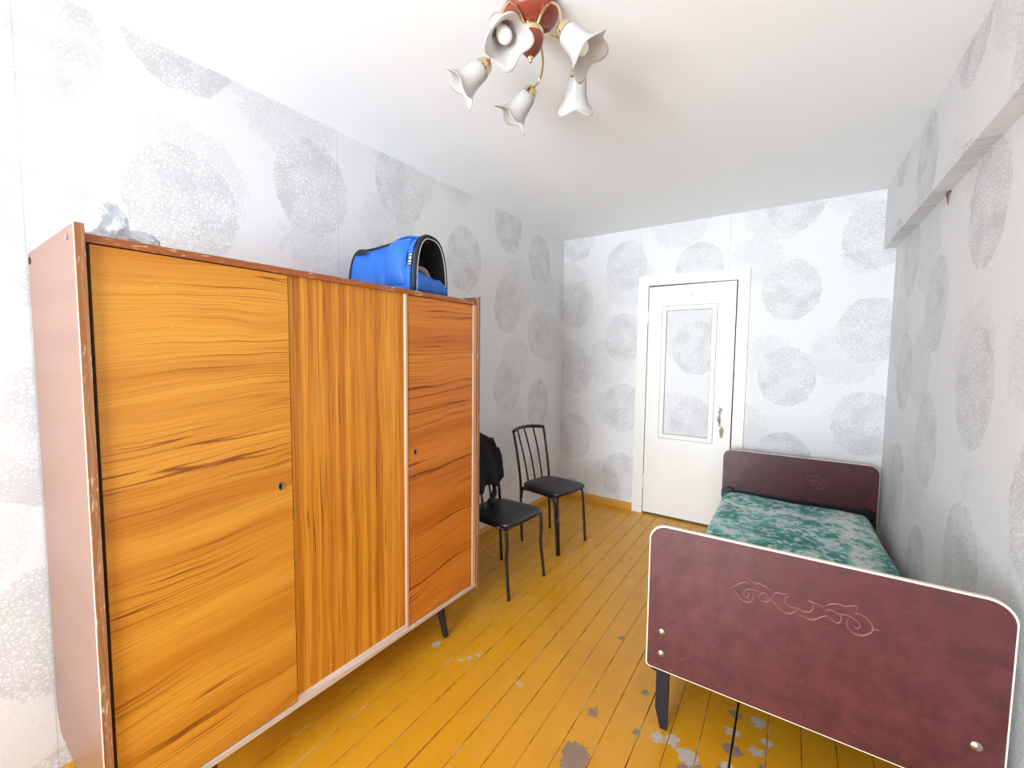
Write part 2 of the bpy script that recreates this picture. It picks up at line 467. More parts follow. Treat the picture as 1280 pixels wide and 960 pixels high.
mb = MB(); mb.box((-0.15, YF - 0.15, -0.12), (2.75, LEN + 0.2, -0.028))
floor = tag(mb.build('floor', SUB), 'painted ochre plank floor with worn chipped patches', kind='structure')
us = [1.171, 1.263, 1.360, 1.468, 1.578, 1.674, 1.770, 1.872, 1.9755, 2.079, 2.183]
u = 1.171
while u > 0.0: u -= 0.1055; us.insert(0, u)
u = 2.183
while u < 2.62: u += 0.1035; us.append(u)
for i in range(len(us) - 1):
    a, b = us[i], us[i + 1]
    if a > 2.555: break
    gap = 0.0002 + 0.0008 * rnd.random()
    if abs(b - 1.872) < 1e-6: gapb = 0.0035
    else: gapb = gap
    a2 = a + (0.002 if abs(a - 1.872) < 1e-6 else gap); b2 = b - gapb
    dz = rnd.uniform(-0.0007, 0.0)
    bm = MB()
    y0, y1 = YF, LEN
    r = bm.prism([(a2, -0.028), (a2, dz - 0.0009), (a2 + 0.0015, dz), (b2 - 0.0015, dz), (b2, dz - 0.0009), (b2, -0.028)],
                 lambda u_, v_, d: Vector((max(u_ - ANG * d, 0.0), d, v_)), y0, y1)
    bm.bm.faces.ensure_lookup_table()
    for q in (3, 5): bm.bm.faces[q].material_index = 1
    bm.build('floor_plank', FLOOR, floor).data.materials.append(SEAM)

mb = MB(); mb.box((-0.15, YF - 0.15, ROOM_H), (2.75, LEN + 0.2, ROOM_H + 0.12))
tag(mb.build('ceiling', CEIL), 'plain whitewashed ceiling', kind='structure')
mb = MB(); mb.box((-0.15, YF - 0.15, -0.12), (0, LEN + 0.15, ROOM_H))
tag(mb.build('wall_left', PAPER_LEFT), 'long wall papered in pale grey lace circles behind the wardrobe', kind='structure')
mb = MB()
DX0, DX1, DZ = 0.832, 1.528, 1.995            # door opening
mb.box((0, LEN, -0.12), (DX0, LEN + 0.12, ROOM_H)); mb.box((DX1, LEN, -0.12), (2.7, LEN + 0.12, ROOM_H)); mb.box((DX0, LEN, DZ), (DX1, LEN + 0.12, ROOM_H))
tag(mb.build('wall_back', PAPER_BACK), 'end wall with the door, papered in pale grey lace circles', kind='structure')
mb = MB()
mb.prism([(xr(YF - .15), YF - .15), (xr(LEN), LEN), (xr(LEN) + 0.2, LEN), (xr(YF - .15) + 0.2, YF - .15)], lambda a, b, d: Vector((a, b, d)), -0.12, ROOM_H)
tag(mb.build('wall_right', PAPER_RIGHT), 'wall beside the bed papered in pale grey lace circles', kind='structure')
mb = MB()
mb.prism([(xr(YF) - 0.064, YF), (xr(LEN) - 0.064, LEN), (xr(LEN) + 0.02, LEN), (xr(YF) + 0.02, YF)], lambda a, b, d: Vector((a, b, d)), 2.115, ROOM_H)
tag(mb.build('trim_1', PAPER_RIGHT), 'papered beam running under the ceiling along the right wall', kind='structure')
# window wall behind the camera
mb = MB()
x0, x1, z0, z1 = WIN
mb.box((-0.1, YF - 0.15, -0.12), (x0, YF, ROOM_H)); mb.box((x1, YF - 0.15, -0.12), (2.75, YF, ROOM_H))
mb.box((x0, YF - 0.15, -0.12), (x1, YF, z0)); mb.box((x0, YF - 0.15, z1), (x1, YF, ROOM_H))
tag(mb.build('wall_front', PAPER_BACK), 'window wall papered in pale grey', kind='structure')
w = tag(empty('window_1', ((x0 + x1) / 2, YF - 0.10, z0)), 'white framed window', kind='structure')
mb = MB()
for (a, b) in (((x0, z0), (x0 + .06, z1)), ((x1 - .06, z0), (x1, z1)), ((x0, z0), (x1, z0 + .06)), ((x0, z1 - .06), (x1, z1)), (((x0 + x1) / 2 - .03, z0), ((x0 + x1) / 2 + .03, z1))):
    mb.box((a[0], YF - 0.12, a[1]), (b[0], YF - 0.06, b[1]))
mb.build('window_frame', WFRAME, w, off=w.location)
for a, b in ((x0 + .06, (x0 + x1) / 2 - .03), ((x0 + x1) / 2 + .03, x1 - .06)):
    MB().box((a, YF - 0.095, z0 + .06), (b, YF - 0.085, z1 - .06)).build('pane', PANE, w, off=w.location)
MB().box((x0 - .05, YF - 0.06, z0 - .03), (x1 + .05, YF + 0.12, z0), 0.006).build('window_sill', WFRAME, w, off=w.location)

mb = MB(); mb.prism([(0, 0), (0.022, 0), (0.022, 0.042), (0.010, 0.064), (0, 0.064)], lambda a, b, d: Vector((a, d, b)), 0.30, LEN)
tag(mb.build('baseboard_left', SKIRT), 'ochre painted baseboard along the left wall', kind='structure')
mb = MB(); mb.prism([(0, 0), (0.022, 0), (0.022, 0.042), (0.010, 0.064), (0, 0.064)], lambda a, b, d: Vector((d, LEN - a, b)), 0.022, 0.738)
mb.prism([(0, 0), (0.022, 0), (0.022, 0.042), (0.010, 0.064), (0, 0.064)], lambda a, b, d: Vector((d, LEN - a, b)), 1.606, 2.43)
tag(mb.build('baseboard_back', SKIRT), 'ochre painted baseboard along the end wall', kind='structure')
mb = MB(); mb.prism([(0, 0), (0.022, 0), (0.022, 0.042), (0.010, 0.064), (0, 0.064)], lambda a, b, d: Vector((xr(d) - a, d, b)), YF, LEN - 0.022)
tag(mb.build('baseboard_right', SKIRT), 'ochre painted baseboard behind the bed', kind='structure')

# ---- door
d = tag(empty('door_1', (1.18, LEN, 0)), 'cream painted door with a wallpapered panel and a steel pull handle', kind='structure')
def dpart(mb, name, mat, parent=None, **k): return mb.build(name, mat, parent or d, off=d.location, **k)
CAS = LEN - 0.026
dpart(MB().prism([(0.745, 0), (0.838, 0), (0.838, 1.997), (0.752, 2.083)], lambda a, b, t: Vector((a, t, b)), CAS, LEN), 'casing', DOORPAINT)
dpart(MB().prism([(0.752, 2.083), (0.838, 1.997), (1.526, 1.99), (1.606, 2.073)], lambda a, b, t: Vector((a, t, b)), CAS, LEN), 'casing', DOORPAINT)
dpart(MB().prism([(1.528, 0), (1.606, 0), (1.606, 2.073), (1.526, 1.99)], lambda a, b, t: Vector((a, t, b)), CAS, LEN), 'casing', DOORPAINT)
mb = MB()
mb.box((0.832, LEN - 0.005, 0), (0.838, LEN + 0.10, 1.995)); mb.box((1.5275, LEN - 0.005, 0), (1.534, LEN + 0.10, 1.995)); mb.box((0.832, LEN - 0.005, 1.99), (1.528, LEN + 0.10, 1.997))
dpart(mb, 'jamb', DOORLINE)
dpart(MB().box((0.83, LEN + 0.07, 0), (1.53, LEN + 0.09, 1.995)), 'rebate', DOORLINE)
LF = LEN - 0.014
PX0, PX1, PZ0, PZ1 = 0.972, 1.372, 0.706, 1.803
leaf = MB()
for a, b in (((0.842, 0.016), (PX0, 1.986)), ((PX1, 0.016), (1.516, 1.986)), ((PX0, 0.016), (PX1, PZ0)), ((PX0, PZ1), (PX1, 1.986))):
    leaf.box((a[0], LF, a[1]), (b[0], LF + 0.04, b[1]))
leaf = dpart(leaf, 'leaf', DOORPAINT)
dpart(MB().box((PX0, LF + 0.008, PZ0), (PX1, LF + 0.03, PZ1)), 'papered_panel', PAPER_BACK, leaf)['label'] = 'panel covered with the wall paper'
def ring(w0, w1, y0, y1):
    mb = MB()
    for a, b in (((PX0 - w1, PZ0 - w1), (PX0 - w0, PZ1 + w1)), ((PX1 + w0, PZ0 - w1), (PX1 + w1, PZ1 + w1)), ((PX0 - w0, PZ0 - w1), (PX1 + w0, PZ0 - w0)), ((PX0 - w0, PZ1 + w0), (PX1 + w0, PZ1 + w1))):
        mb.box((a[0], y0, a[1]), (b[0], y1, b[1]))
    return mb
dpart(ring(-0.022, 0.012, LF - 0.006, LF + 0.009), 'moulding', DOORPAINT, leaf)
dpart(ring(0.012, 0.0165, LF - 0.0012, LF + 0.003), 'moulding_groove', GROOVE, leaf)
dpart(ring(-0.026, -0.022, LF + 0.002, LF + 0.0095), 'moulding_groove', GROOVE, leaf)
for z in (1.73, 0.29):
    h = MB().tube([(0.839, LF - 0.008, z - 0.055), (0.839, LF - 0.008, z + 0.055)], 0.007, 10)
    for k in (-1, 0, 1): h.tube([(0.839, LF - 0.008, z + k * 0.03 - 0.003), (0.839, LF - 0.008, z + k * 0.03 + 0.003)], 0.0085, 10)
    h.box((0.842, LF - 0.004, z - 0.05), (0.862, LF, z + 0.05))
    dpart(h, 'hinge', DOORPAINT, None, angle=40)
hp = spline([(1.441, LF, 0.985), (1.441, LF - 0.018, 0.978), (1.436, LF - 0.042, 0.955), (1.430, LF - 0.048, 0.92), (1.436, LF - 0.042, 0.885), (1.441, LF - 0.018, 0.862), (1.441, LF, 0.855)], 5)
hd = MB().tube(hp, 0.0075, 10)
for z in (0.985, 0.855): hd.box((1.428, LF - 0.004, z - 0.018), (1.454, LF, z + 0.018), 0.002)
dpart(hd, 'pull_handle', STEEL, None, angle=50)['label'] = 'bowed steel pull handle'
kp = MB().prism([(1.452 + 0.016 * math.cos(t) * (1 + .15 * math.sin(3 * t)), 0.79 + 0.045 * math.sin(t)) for t in [2 * math.pi * i / 20 for i in range(20)]], lambda a, b, t: Vector((a, t, b)), LF - 0.0015, LF)
dpart(kp, 'worn_lock_patch', plain('worn_lock_brown', (0.36, 0.25, 0.17), 0.6))
for (x, z) in ((1.19, 1.90), (1.37 + .065, 1.39), (1.522, 1.86)):
    dpart(MB().tube([(x, LF + 0.001, z), (x, LF - 0.003, z)], 0.004, 8), 'nail_hole', DOORLINE)

# ---- spike left in the right wall under the beam
sp = MB()
xw = xr(2.611)
sp.tube(spline([(xw + 0.01, 2.611, 2.110), (xw - 0.007, 2.611, 2.109), (xw - 0.010, 2.610, 2.088), (xw - 0.006, 2.609, 2.055)], 5), [0.005] * 8 + [0.005, 0.0045, 0.004, 0.003, 0.002, 0.0018, 0.0016, 0.0012], 8)
tag(sp.build('wall_hook', plain('rusty_hook', (0.13, 0.05, 0.035), 0.6), angle=40), 'small rusty hook in the right wall just under the beam', 'hook')

# ------------------------------------------------------------------ wardrobe
WY0, WY1, WX0, WX1 = 0.243, 1.698, 0.03, 0.611
wd = tag(empty('wardrobe', (0.32, 0.97, 0)), 'three-section amber veneer wardrobe with two doors on splayed black legs', 'wardrobe')
def wpart(mb, name, mat, parent=None, **k): return mb.build(name, mat, parent or wd, off=wd.location, **k)
# near side: notched at the foot for the baseboard
side = [(WX0, 0.235), (WX0 + 0.035, 0.175), (WX0 + 0.045, 0.164), (WX1, 0.164), (WX1, 1.679), (WX0, 1.679)]
s1 = wpart(MB().prism(side, lambda a, b, t: Vector((a, t, b)), WY0, WY0 + 0.017), 'side_panel', W_SIDE)
wpart(MB().box((WX1 - 0.0005, WY0 - 0.0002, 0.164), (WX1 + 0.003, WY0 + 0.0175, 1.6795), 0.0008), 'front_edge', W_EDGE, s1)
wpart(MB().box((WX1 - 0.004, WY0 - 0.0009, 0.166), (WX1 + 0.0016, WY0 + 0.0006, 1.677), 0.0003), 'worn_arris', PIPING, s1)
for (x, z, m_) in ((0.545, 1.655, STEEL), (0.06, 1.655, DARKMETAL), (0.545, 0.21, STEEL)):
    c = MB().tube([(x, WY0 + 0.001, z), (x, WY0 - 0.0025, z)], 0.0085 if m_ is STEEL else 0.011, 12)
    wpart(c, 'screw', m_, s1, angle=40)
s2 = wpart(MB().prism(side, lambda a, b, t: Vector((a, t, b)), WY1 - 0.017, WY1), 'side_panel', W_SIDE)
wpart(MB().box((WX1 - 0.0005, WY1 - 0.0175, 0.164), (WX1 + 0.003, WY1 + 0.0002, 1.679), 0.0008), 'front_edge', W_EDGE, s2)
wpart(MB().box((WX0, WY0 + 0.017, 1.639), (WX1 - 0.006, WY1 - 0.017, 1.659), 0.0015), 'top_board', W_RAIL)
wpart(MB().box((WX0, WY0 + 0.017, 0.172), (WX1 - 0.004, WY1 - 0.017, 0.190), 0.0015), 'bottom_board', W_PALE)
wpart(MB().prism([(WX1 - 0.024, 0.1895), (WX1 - 0.0055, 0.1895), (WX1 - 0.006, 0.192), (WX1 - 0.020, 0.204), (WX1 - 0.024, 0.204)], lambda a, b, t: Vector((a, t, b)), 0.7315, 1.2160), 'bottom_track', W_PALE)
wpart(MB().box((WX0, WY0 + 0.017, 0.19), (WX0 + 0.006, WY1 - 0.017, 1.639)), 'back_panel', W_BACK)
wpart(MB().box((WX0 + 0.006, 1.2165, 0.19), (WX1 - 0.008, 1.2285, 1.639), 0.0012), 'divider', W_PALEV)
wpart(MB().box((WX0 + 0.006, 0.715, 0.19), (WX1 - 0.030, 0.735, 1.639)), 'divider', W_RAIL)
wpart(MB().box((WX1 - 0.012, 1.652, 0.19), (WX1 - 0.003, 1.6765, 1.637), 0.001), 'filler_strip', W_PALEV)
# doors
FRONT = WX1 - 0.013
d1 = wpart(MB().box((FRONT - 0.018, 0.2685, 0.194), (FRONT + 0.004, 0.729, 1.6365), 0.0015), 'door', W_DOOR)
d1['label'] = 'wide amber door with horizontal grain'
def keyhole(y, z, par, x):
    ell = [(0.0085 * math.cos(t), 0.0150 * math.sin(t)) for t in [2 * math.pi * i / 18 for i in range(18)]]
    wpart(MB().prism(ell, lambda a, b, t: Vector((t, y + a, z + b)), x - 0.001, x + 0.0022), 'escutcheon', STEEL, par)
    e2 = [(0.0048 * math.cos(t) - 0.0015, 0.0105 * math.sin(t)) for t in [2 * math.pi * i / 18 for i in range(18)]]
    wpart(MB().prism(e2, lambda a, b, t: Vector((t, y + a, z + b)), x + 0.001, x + 0.0028), 'keyhole', DARKMETAL, par)
keyhole(0.690, 0.957, d1, FRONT + 0.004)
hz = MB()
for k in range(48):
    zz = 0.197 + k * 0.03
    hz.tube([(FRONT + 0.003, 0.2645, zz), (FRONT + 0.003, 0.2645, zz + 0.0285)], 0.0034, 8)
wpart(hz, 'piano_hinge', DARKMETAL, angle=40)
wpart(MB().box((FRONT - 0.024, 0.7355, 0.19), (FRONT - 0.007, 1.2165, 1.639)), 'centre_panel', W_MID)['label'] = 'recessed amber panel with upright grain'
d2 = wpart(MB().box((FRONT - 0.018, 1.2330, 0.194), (FRONT + 0.003, 1.6500, 1.6365), 0.0015), 'door', W_DOOR2)
d2['label'] = 'narrow brown door with horizontal grain'
keyhole(1.267, 0.965, d2, FRONT + 0.003)
for sx, sy, fx, fy in ((0.556, 1.462, 0.585, 1.478), (0.556, 0.482, 0.585, 0.466), (0.09, 1.462, 0.066, 1.478), (0.09, 0.482, 0.066, 0.466)):
    lg = MB().tube([(sx, sy, 0.172), (sx + (fx - sx) * .9, sy + (fy - sy) * .9, 0.015), (fx, fy, 0.0)], [0.021, 0.0145, 0.0135], 14)
    wpart(lg, 'leg', BLACKLEG, angle=40)

# ------------------------------------------------------------------ plastic bag on the wardrobe
def crumple(seed, loc, size, n=34):
    bm = bmesh.new()
    bmesh.ops.create_icosphere(bm, subdivisions=5, radius=1.0)
    o = Vector((seed * 3.1, seed * 1.7, 0))
    for v in bm.verts:
        p = v.co.copy()
        r = 1.0
        # faceted folds: ridged noise
        r += 0.40 * (0.5 - abs(mnoise.noise(p * 1.1 + o)))
        r += 0.26 * (0.35 - abs(mnoise.noise(p * 2.3 + o)))
        r += 0.06 * (0.35 - abs(mnoise.noise(p * 5.0 + o)))
        q = p * r * 0.85
        q = Vector((q.x * size[0], q.y * size[1], q.z * size[2]))
        v.co = q
    zmin = -0.55 * size[2]
    for v in bm.verts:
        if v.co.z < zmin: v.co.z = zmin + (v.co.z - zmin) * 0.02
    lo_ = min(v.co.z for v in bm.verts)
    for v in bm.verts: v.co.z -= lo_
    me = bpy.data.meshes.new('plastic_bag'); bm.to_mesh(me); bm.free()
    return me
pb = tag(empty('plastic_bag', (0.46, 0.318, 1.659)), 'crumpled white plastic bag lying on top of the wardrobe', 'plastic bag')
b1 = link_mesh('bag_body', crumple(1.0, None, (0.090, 0.054, 0.075)), POLY, pb)
b2 = link_mesh('bag_tail', crumple(2.6, None, (0.06, 0.050, 0.036)), POLY, pb); b2.location = (0.0, 0.075, 0)

# ------------------------------------------------------------------ pet carrier
pc = tag(empty('pet_carrier', (0.520, 1.445, 1.659), math.radians(10)), 'blue soft-sided pet carrier bag with open arched front on the wardrobe', 'pet carrier')
CL, CW, CH = 0.385, 0.126, 0.272
def arch(s, w=CW, h=CH):
    """s 0..1 along the tunnel outline from one foot over the top to the other: (y, z)"""
    t = math.pi * s
    c, sn = math.cos(t), math.sin(t)
    return (-w * (abs(c) ** 0.72) * (1 if c > 0 else -1), h * (abs(sn) ** 0.78))
NS, NL = 40, 26
body = bmesh.new()
grid = []
for i in range(NL + 1):
    f = i / NL
    x = -CL * f
    row = []
    for j in range(NS + 1):
        sc = 1 - 0.10 * f * f
        y, z = arch(j / NS, CW * (1 - 0.03 * f), CH * sc)
        sag = 0.016 * math.sin(math.pi * f) ** .5 * mnoise.noise(Vector((x * 17, y * 12, z * 16 + x * 22)))
        sag -= 0.012 * math.sin(math.pi * f) * max(0, math.sin(math.pi * j / NS))
        nrm = Vector((0, y / CW, z / CH)).normalized()
        row.append(body.verts.new((x, y + nrm.y * sag, max(0, z + nrm.z * sag))))
    grid.append(row)
for i in range(NL):
    for j in range(NS):
        body.faces.new((grid[i][j], grid[i + 1][j], grid[i + 1][j + 1], grid[i][j + 1]))
body.faces.new(grid[NL])                                   # closed rear end
me = bpy.data.meshes.new('shell'); bmesh.ops.recalc_face_normals(body, faces=body.faces); body.to_mesh(me); body.free()
sh = link_mesh('shell', me, BLUE, pc, True)
md = sh.modifiers.new('thick', 'SOLIDIFY'); md.thickness = 0.004; md.offset = -1
MB().box((-CL, -CW + .004, 0.0), (0, CW - .004, 0.008), 0.002).build('base_board', BLKTRIM, pc)
inner = MB()
inner.prism([arch(j / NS, CW - 0.025, CH - 0.025) for j in range(NS + 1)], lambda a, b, t: Vector((t, a, b + 0.008)), -0.11, -0.105)
inner.build('inner_lining', MESH, pc)
ins = bmesh.new()
rows = []
for x, w_ in ((0.004, 0.004), (-0.025, 0.024), (-0.11, 0.025)):
    rows.append([ins.verts.new((x, *arch(j / NS, CW - w_, CH - w_))) for j in range(NS + 1)])
for k in range(2):
    for j in range(NS): ins.faces.new((rows[k][j], rows[k][j + 1], rows[k + 1][j + 1], rows[k + 1][j]))
me = bpy.data.meshes.new('inner_wall'); ins.to_mesh(me); ins.free(); link_mesh('inner_wall', me, MESH, pc, True)
MB().tube([Vector((0.0, *arch(j / NS))) for j in range(NS + 1)], 0.0085, 10).build('front_binding', BLKTRIM, pc, smooth=True)
MB().tube([Vector((0.007, *arch(j / NS, CW - 0.010, CH - 0.011))) for j in range(NS + 1)], 0.0022, 8).build('zip_piping', WHITEPIPE, pc, smooth=True)
MB().tube([Vector((-0.018, *arch(j / NS, CW + 0.001, CH + 0.001))) for j in range(NS + 1)], 0.004, 8).build('side_binding', BLKTRIM, pc, smooth=True)
MB().tube([Vector((-CL, *arch(j / NS, CW * .97, CH * .9))) for j in range(NS + 1)], 0.005, 8).build('rear_binding', BLKTRIM, pc, smooth=True)
MB().tube([(0.002, -CW + .004, 0.006), (0.002, CW - .004, 0.006)], 0.006, 8).build('front_binding', BLKTRIM, pc, smooth=True)
# lower front flap
fl = bmesh.new(); g = []
for i in range(15):
    y = -CW + 0.010 + (2 * CW - 0.02) * i / 14
    top = 0.098 - 0.022 * i / 14 + 0.004 * math.sin(i * 1.3)
    g.append([fl.verts.new((0.004 + 0.010 * math.sin(math.pi * k / 5) + 0.003 * math.sin(i * 0.9 + k), y, 0.008 + (top - 0.008) * k / 5)) for k in range(6)])
for i in range(14):
    for k in range(5): fl.faces.new((g[i][k], g[i + 1][k], g[i + 1][k + 1], g[i][k + 1]))
me = bpy.data.meshes.new('front_flap'); fl.to_mesh(me); fl.free()
ff = link_mesh('front_flap', me, BLUE, pc, True); md = ff.modifiers.new('thick', 'SOLIDIFY'); md.thickness = 0.004
MB().tube(spline([(-0.02, -CW + 0.014, 0.118), (-0.012, -0.05, 0.113), (-0.018, 0.0, 0.085), (-0.03, 0.06, 0.055)], 6), [0.006 + 0.012 * math.sin(math.pi * i / 18) for i in range(19)], 10).build('rolled_mesh_cover', GREYBIT, pc, smooth=True)
# side pocket near the front
def onshell(x, s, lift):
    y, z = arch(s, CW * (1 + 0.03 * x / CL), CH * (1 - 0.10 * (x / CL) ** 2))
    n_ = Vector((0, y / CW ** 2, z / CH ** 2)).normalized()
    return Vector((x, y, z)) + n_ * lift
pk = bmesh.new(); g = []
for i in range(13):
    x = -0.050 - 0.115 * i / 12
    g.append([pk.verts.new(onshell(x, 0.03 + 0.315 * k / 16, 0.003 + 0.026 * (min(1, 4 * (i / 12) * (1 - i / 12)) ** .5) * (min(1, 3.2 * (k / 16) * (1.04 - k / 16)) ** .5) + 0.004 * mnoise.noise(Vector((x * 40, k * .5, 0))))) for k in range(17)])
for i in range(12):
    for k in range(16): pk.faces.new((g[i][k], g[i + 1][k], g[i + 1][k + 1], g[i][k + 1]))
me = bpy.data.meshes.new('side_pocket'); bmesh.ops.recalc_face_normals(pk, faces=pk.faces); pk.to_mesh(me); pk.free()
po = link_mesh('side_pocket', me, BLUE, pc, True)
MB().tube([onshell(-0.050 - 0.115 * i / 12, 0.345, 0.008) for i in range(13)], 0.004, 8).build('pocket_trim', GREYBIT, po, smooth=True)
MB().tube([onshell(-0.17 - 0.205 * i / 12, 0.33 - 0.02 * math.sin(math.pi * i / 12), 0.004) for i in range(13)], 0.005, 8).build('strap', BLKTRIM, pc, smooth=True)
st = bmesh.new(); g = []
for i in range(9):
    x = -0.30 - 0.07 * i / 8
    g.append([st.verts.new(onshell(x, 0.27 + 0.05 * k / 4, 0.006)) for k in range(5)])
for i in range(8):
    for k in range(4): st.faces.new((g[i][k], g[i + 1][k], g[i + 1][k + 1], g[i][k + 1]))
me = bpy.data.meshes.new('strap_patch'); st.to_mesh(me); st.free(); link_mesh('strap_patch', me, BLKTRIM, pc, True)
hn = bmesh.new(); g = []
for i in range(13):
    x = -0.055 - 0.15 * i / 12
    g.append([hn.verts.new(Vector((x, -0.022 + 0.044 * k / 4, CH * (1 - 0.1 * (x / CL) ** 2) + 0.004 + 0.014 * math.sin(math.pi * i / 12) - 0.002 * (k - 2) ** 2))) for k in range(5)])
for i in range(12):
    for k in range(4): hn.faces.new((g[i][k], g[i + 1][k], g[i + 1][k + 1], g[i][k + 1]))
me = bpy.data.meshes.new('carry_handle'); hn.to_mesh(me); hn.free()
hh = link_mesh('carry_handle', me, BLUE, pc, True); md = hh.modifiers.new('thick', 'SOLIDIFY'); md.thickness = 0.006
for x in (-0.03, -0.30):
    MB().tube([(x, 0.012 * math.cos(t), CH * (1 - .1 * (x / CL) ** 2) + 0.004 + 0.012 * math.sin(t)) for t in [math.pi * k / 10 for k in range(11)]], 0.0016, 6).build('d_ring', STEEL, pc, smooth=True)
tg = bmesh.new()
q = [tg.verts.new(onshell(x, s, 0.006)) for x, s in ((-0.014, 0.20), (-0.034, 0.20), (-0.034, 0.115), (-0.014, 0.115))]
tg.faces.new(q); me = bpy.data.meshes.new('brand_tag'); tg.to_mesh(me); tg.free()
tgo = link_mesh('brand_tag', me, BLKTRIM, pc); md = tgo.modifiers.new('thick', 'SOLIDIFY'); md.thickness = 0.002
for s0, s1 in ((0.19, 0.178), (0.170, 0.152), (0.145, 0.132), (0.126, 0.120)):
    pr = bmesh.new()
    q = [pr.verts.new(onshell(x, s, 0.0085)) for x, s in ((-0.017, s0), (-0.030, s0), (-0.030, s1), (-0.017, s1))]
    pr.faces.new(q); me = bpy.data.meshes.new('tag_print'); pr.to_mesh(me); pr.free()
    link_mesh('tag_print', me, YELLOW, tgo)

# ------------------------------------------------------------------ chairs
def bentleg(p0, p1, p2): return spline([p0, p1, p2], 5)
def make_chair(loc, rz, label, kind):
    """local: +x is the sitting direction, y across"""
    c = tag(empty('metal_chair', loc, rz), label, 'chair', 'black metal chairs by the left wall')
    W, D, SZ = 0.178, 0.178, 0.445
    # seat pad: rounded square cushion, narrower at the rear
    bm = bmesh.new(); rows = []
    n = 40
    prof = [(0.0, -0.016), (0.93, -0.016), (1.0, -0.006), (1.0, 0.004), (0.97, 0.013), (0.88, 0.019), (0.55, 0.023), (0.0, 0.024)]
    for (r, z) in prof[1:-1]:
        ring_ = []
        for k in range(n):
            t = 2 * math.pi * k / n
            cs, sn = math.cos(t), math.sin(t)
            e = 0.38
            x = (D + 0.012) * (abs(cs) ** e) * (1 if cs > 0 else -1)
            y = (W + 0.010) * (abs(sn) ** e) * (1 if sn > 0 else -1)
            y *= 0.94 + 0.06 * x / D
            ring_.append(bm.verts.new((x * r, y * r, SZ - 0.024 + z)))
        rows.append(ring_)
    for i in range(len(rows) - 1):
        for k in range(n): bm.faces.new((rows[i][k], rows[i][(k + 1) % n], rows[i + 1][(k + 1) % n], rows[i + 1][k]))
    bm.faces.new(rows[0][::-1]); bm.faces.new(rows[-1])
    me = bpy.data.meshes.new('seat'); bm.to_mesh(me); bm.free()
    link_mesh('seat', me, LEATHER, c, True)
    R = 0.0095
    zs = SZ - 0.045
    for s in (-1, 1):
        yr, yf = s * (W - 0.010), s * (W - 0.008)
        # front leg
        if kind == 'sabre':
            MB().tube(spline([(D - 0.02, yf, zs), (D - 0.014, yf, 0.30), (D - 0.018, yf, 0.22), (D - 0.004, yf + s * 0.004, 0.10), (D + 0.008, yf + s * 0.006, 0.0)], 5), R, 10).build('leg', TUBE, c, smooth=True)
            MB().tube([(-D + 0.05, yr * .93, zs), (D - 0.03, yf, zs)], 0.008, 8).build('seat_rail', TUBE, c, smooth=True)
        else:
            # side frame: one tube bends from the leg into the rail under the seat, second straight tube beside it
            MB().tube(spline([(-D + 0.005, yr * 0.98, 0.33), (-D + 0.012, yr * .98, 0.375), (-D + 0.045, yr * .98, zs), (D - 0.075, yf, zs), (D - 0.040, yf, 0.375), (D - 0.028, yf, 0.33), (D + 0.0, yf, 0.0)], 5), R, 10).build('leg', TUBE, c, smooth=True)
            if s < 0:
                MB().tube([(D - 0.022, yf - s * 0.018, zs), (D + 0.006, yf - s * 0.010, 0.0)], R * .9, 10).build('leg_brace', TUBE, c, smooth=True)
        # rear leg runs on as the back post
        MB().tube(spline([(-D + 0.02, yr, 0.0), (-D + 0.006, yr, 0.25), (-D - 0.002, yr, 0.45), (-D - 0.035, yr * 1.02, 0.65), (-D - 0.072, yr * 1.05, 0.815)], 5), R, 10).build('back_post', TUBE, c, smooth=True)
    MB().tube([(D - 0.03, -W + 0.02, zs), (D - 0.03, W - 0.02, zs)], 0.008, 8).build('seat_rail', TUBE, c, smooth=True)
    MB().tube([(-D + 0.01, -W + 0.02, zs), (-D + 0.01, W - 0.02, zs)], 0.008, 8).build('seat_rail', TUBE, c, smooth=True)
    # bowed top rail
    rail = []
    for k in range(17):
        f = k / 16 * 2 - 1
        rail.append((-D - 0.072 - 0.050 * (1 - f * f), f * (W - 0.010) * 1.05, 0.815 + 0.012 * (1 - f * f)))
    MB().tube(rail, 0.0135, 10).build('top_rail', TUBE, c, smooth=True)
    for f in (-0.52, 0.0, 0.52):
        top = (-D - 0.072 - 0.050 * (1 - f * f), f * (W - 0.010) * 1.05, 0.812)
        bot = (-D + 0.004, f * (W - 0.010) * 0.92, zs + 0.01)
        midp = (-D - 0.030 - 0.02 * (1 - f * f), f * (W - 0.010), 0.62)
        MB().tube(spline([bot, midp, top], 5), 0.0065, 8).build('spindle', TUBE, c, smooth=True)
    return c
make_chair((0.472, 2.752, 0), math.radians(-9), 'black metal chair with bare spindle back, farther from the wardrobe', 'double')
ch1 = make_chair((0.487, 2.100, 0), math.radians(-4), 'black metal chair with sabre front legs and draped back, beside the wardrobe', 'sabre')

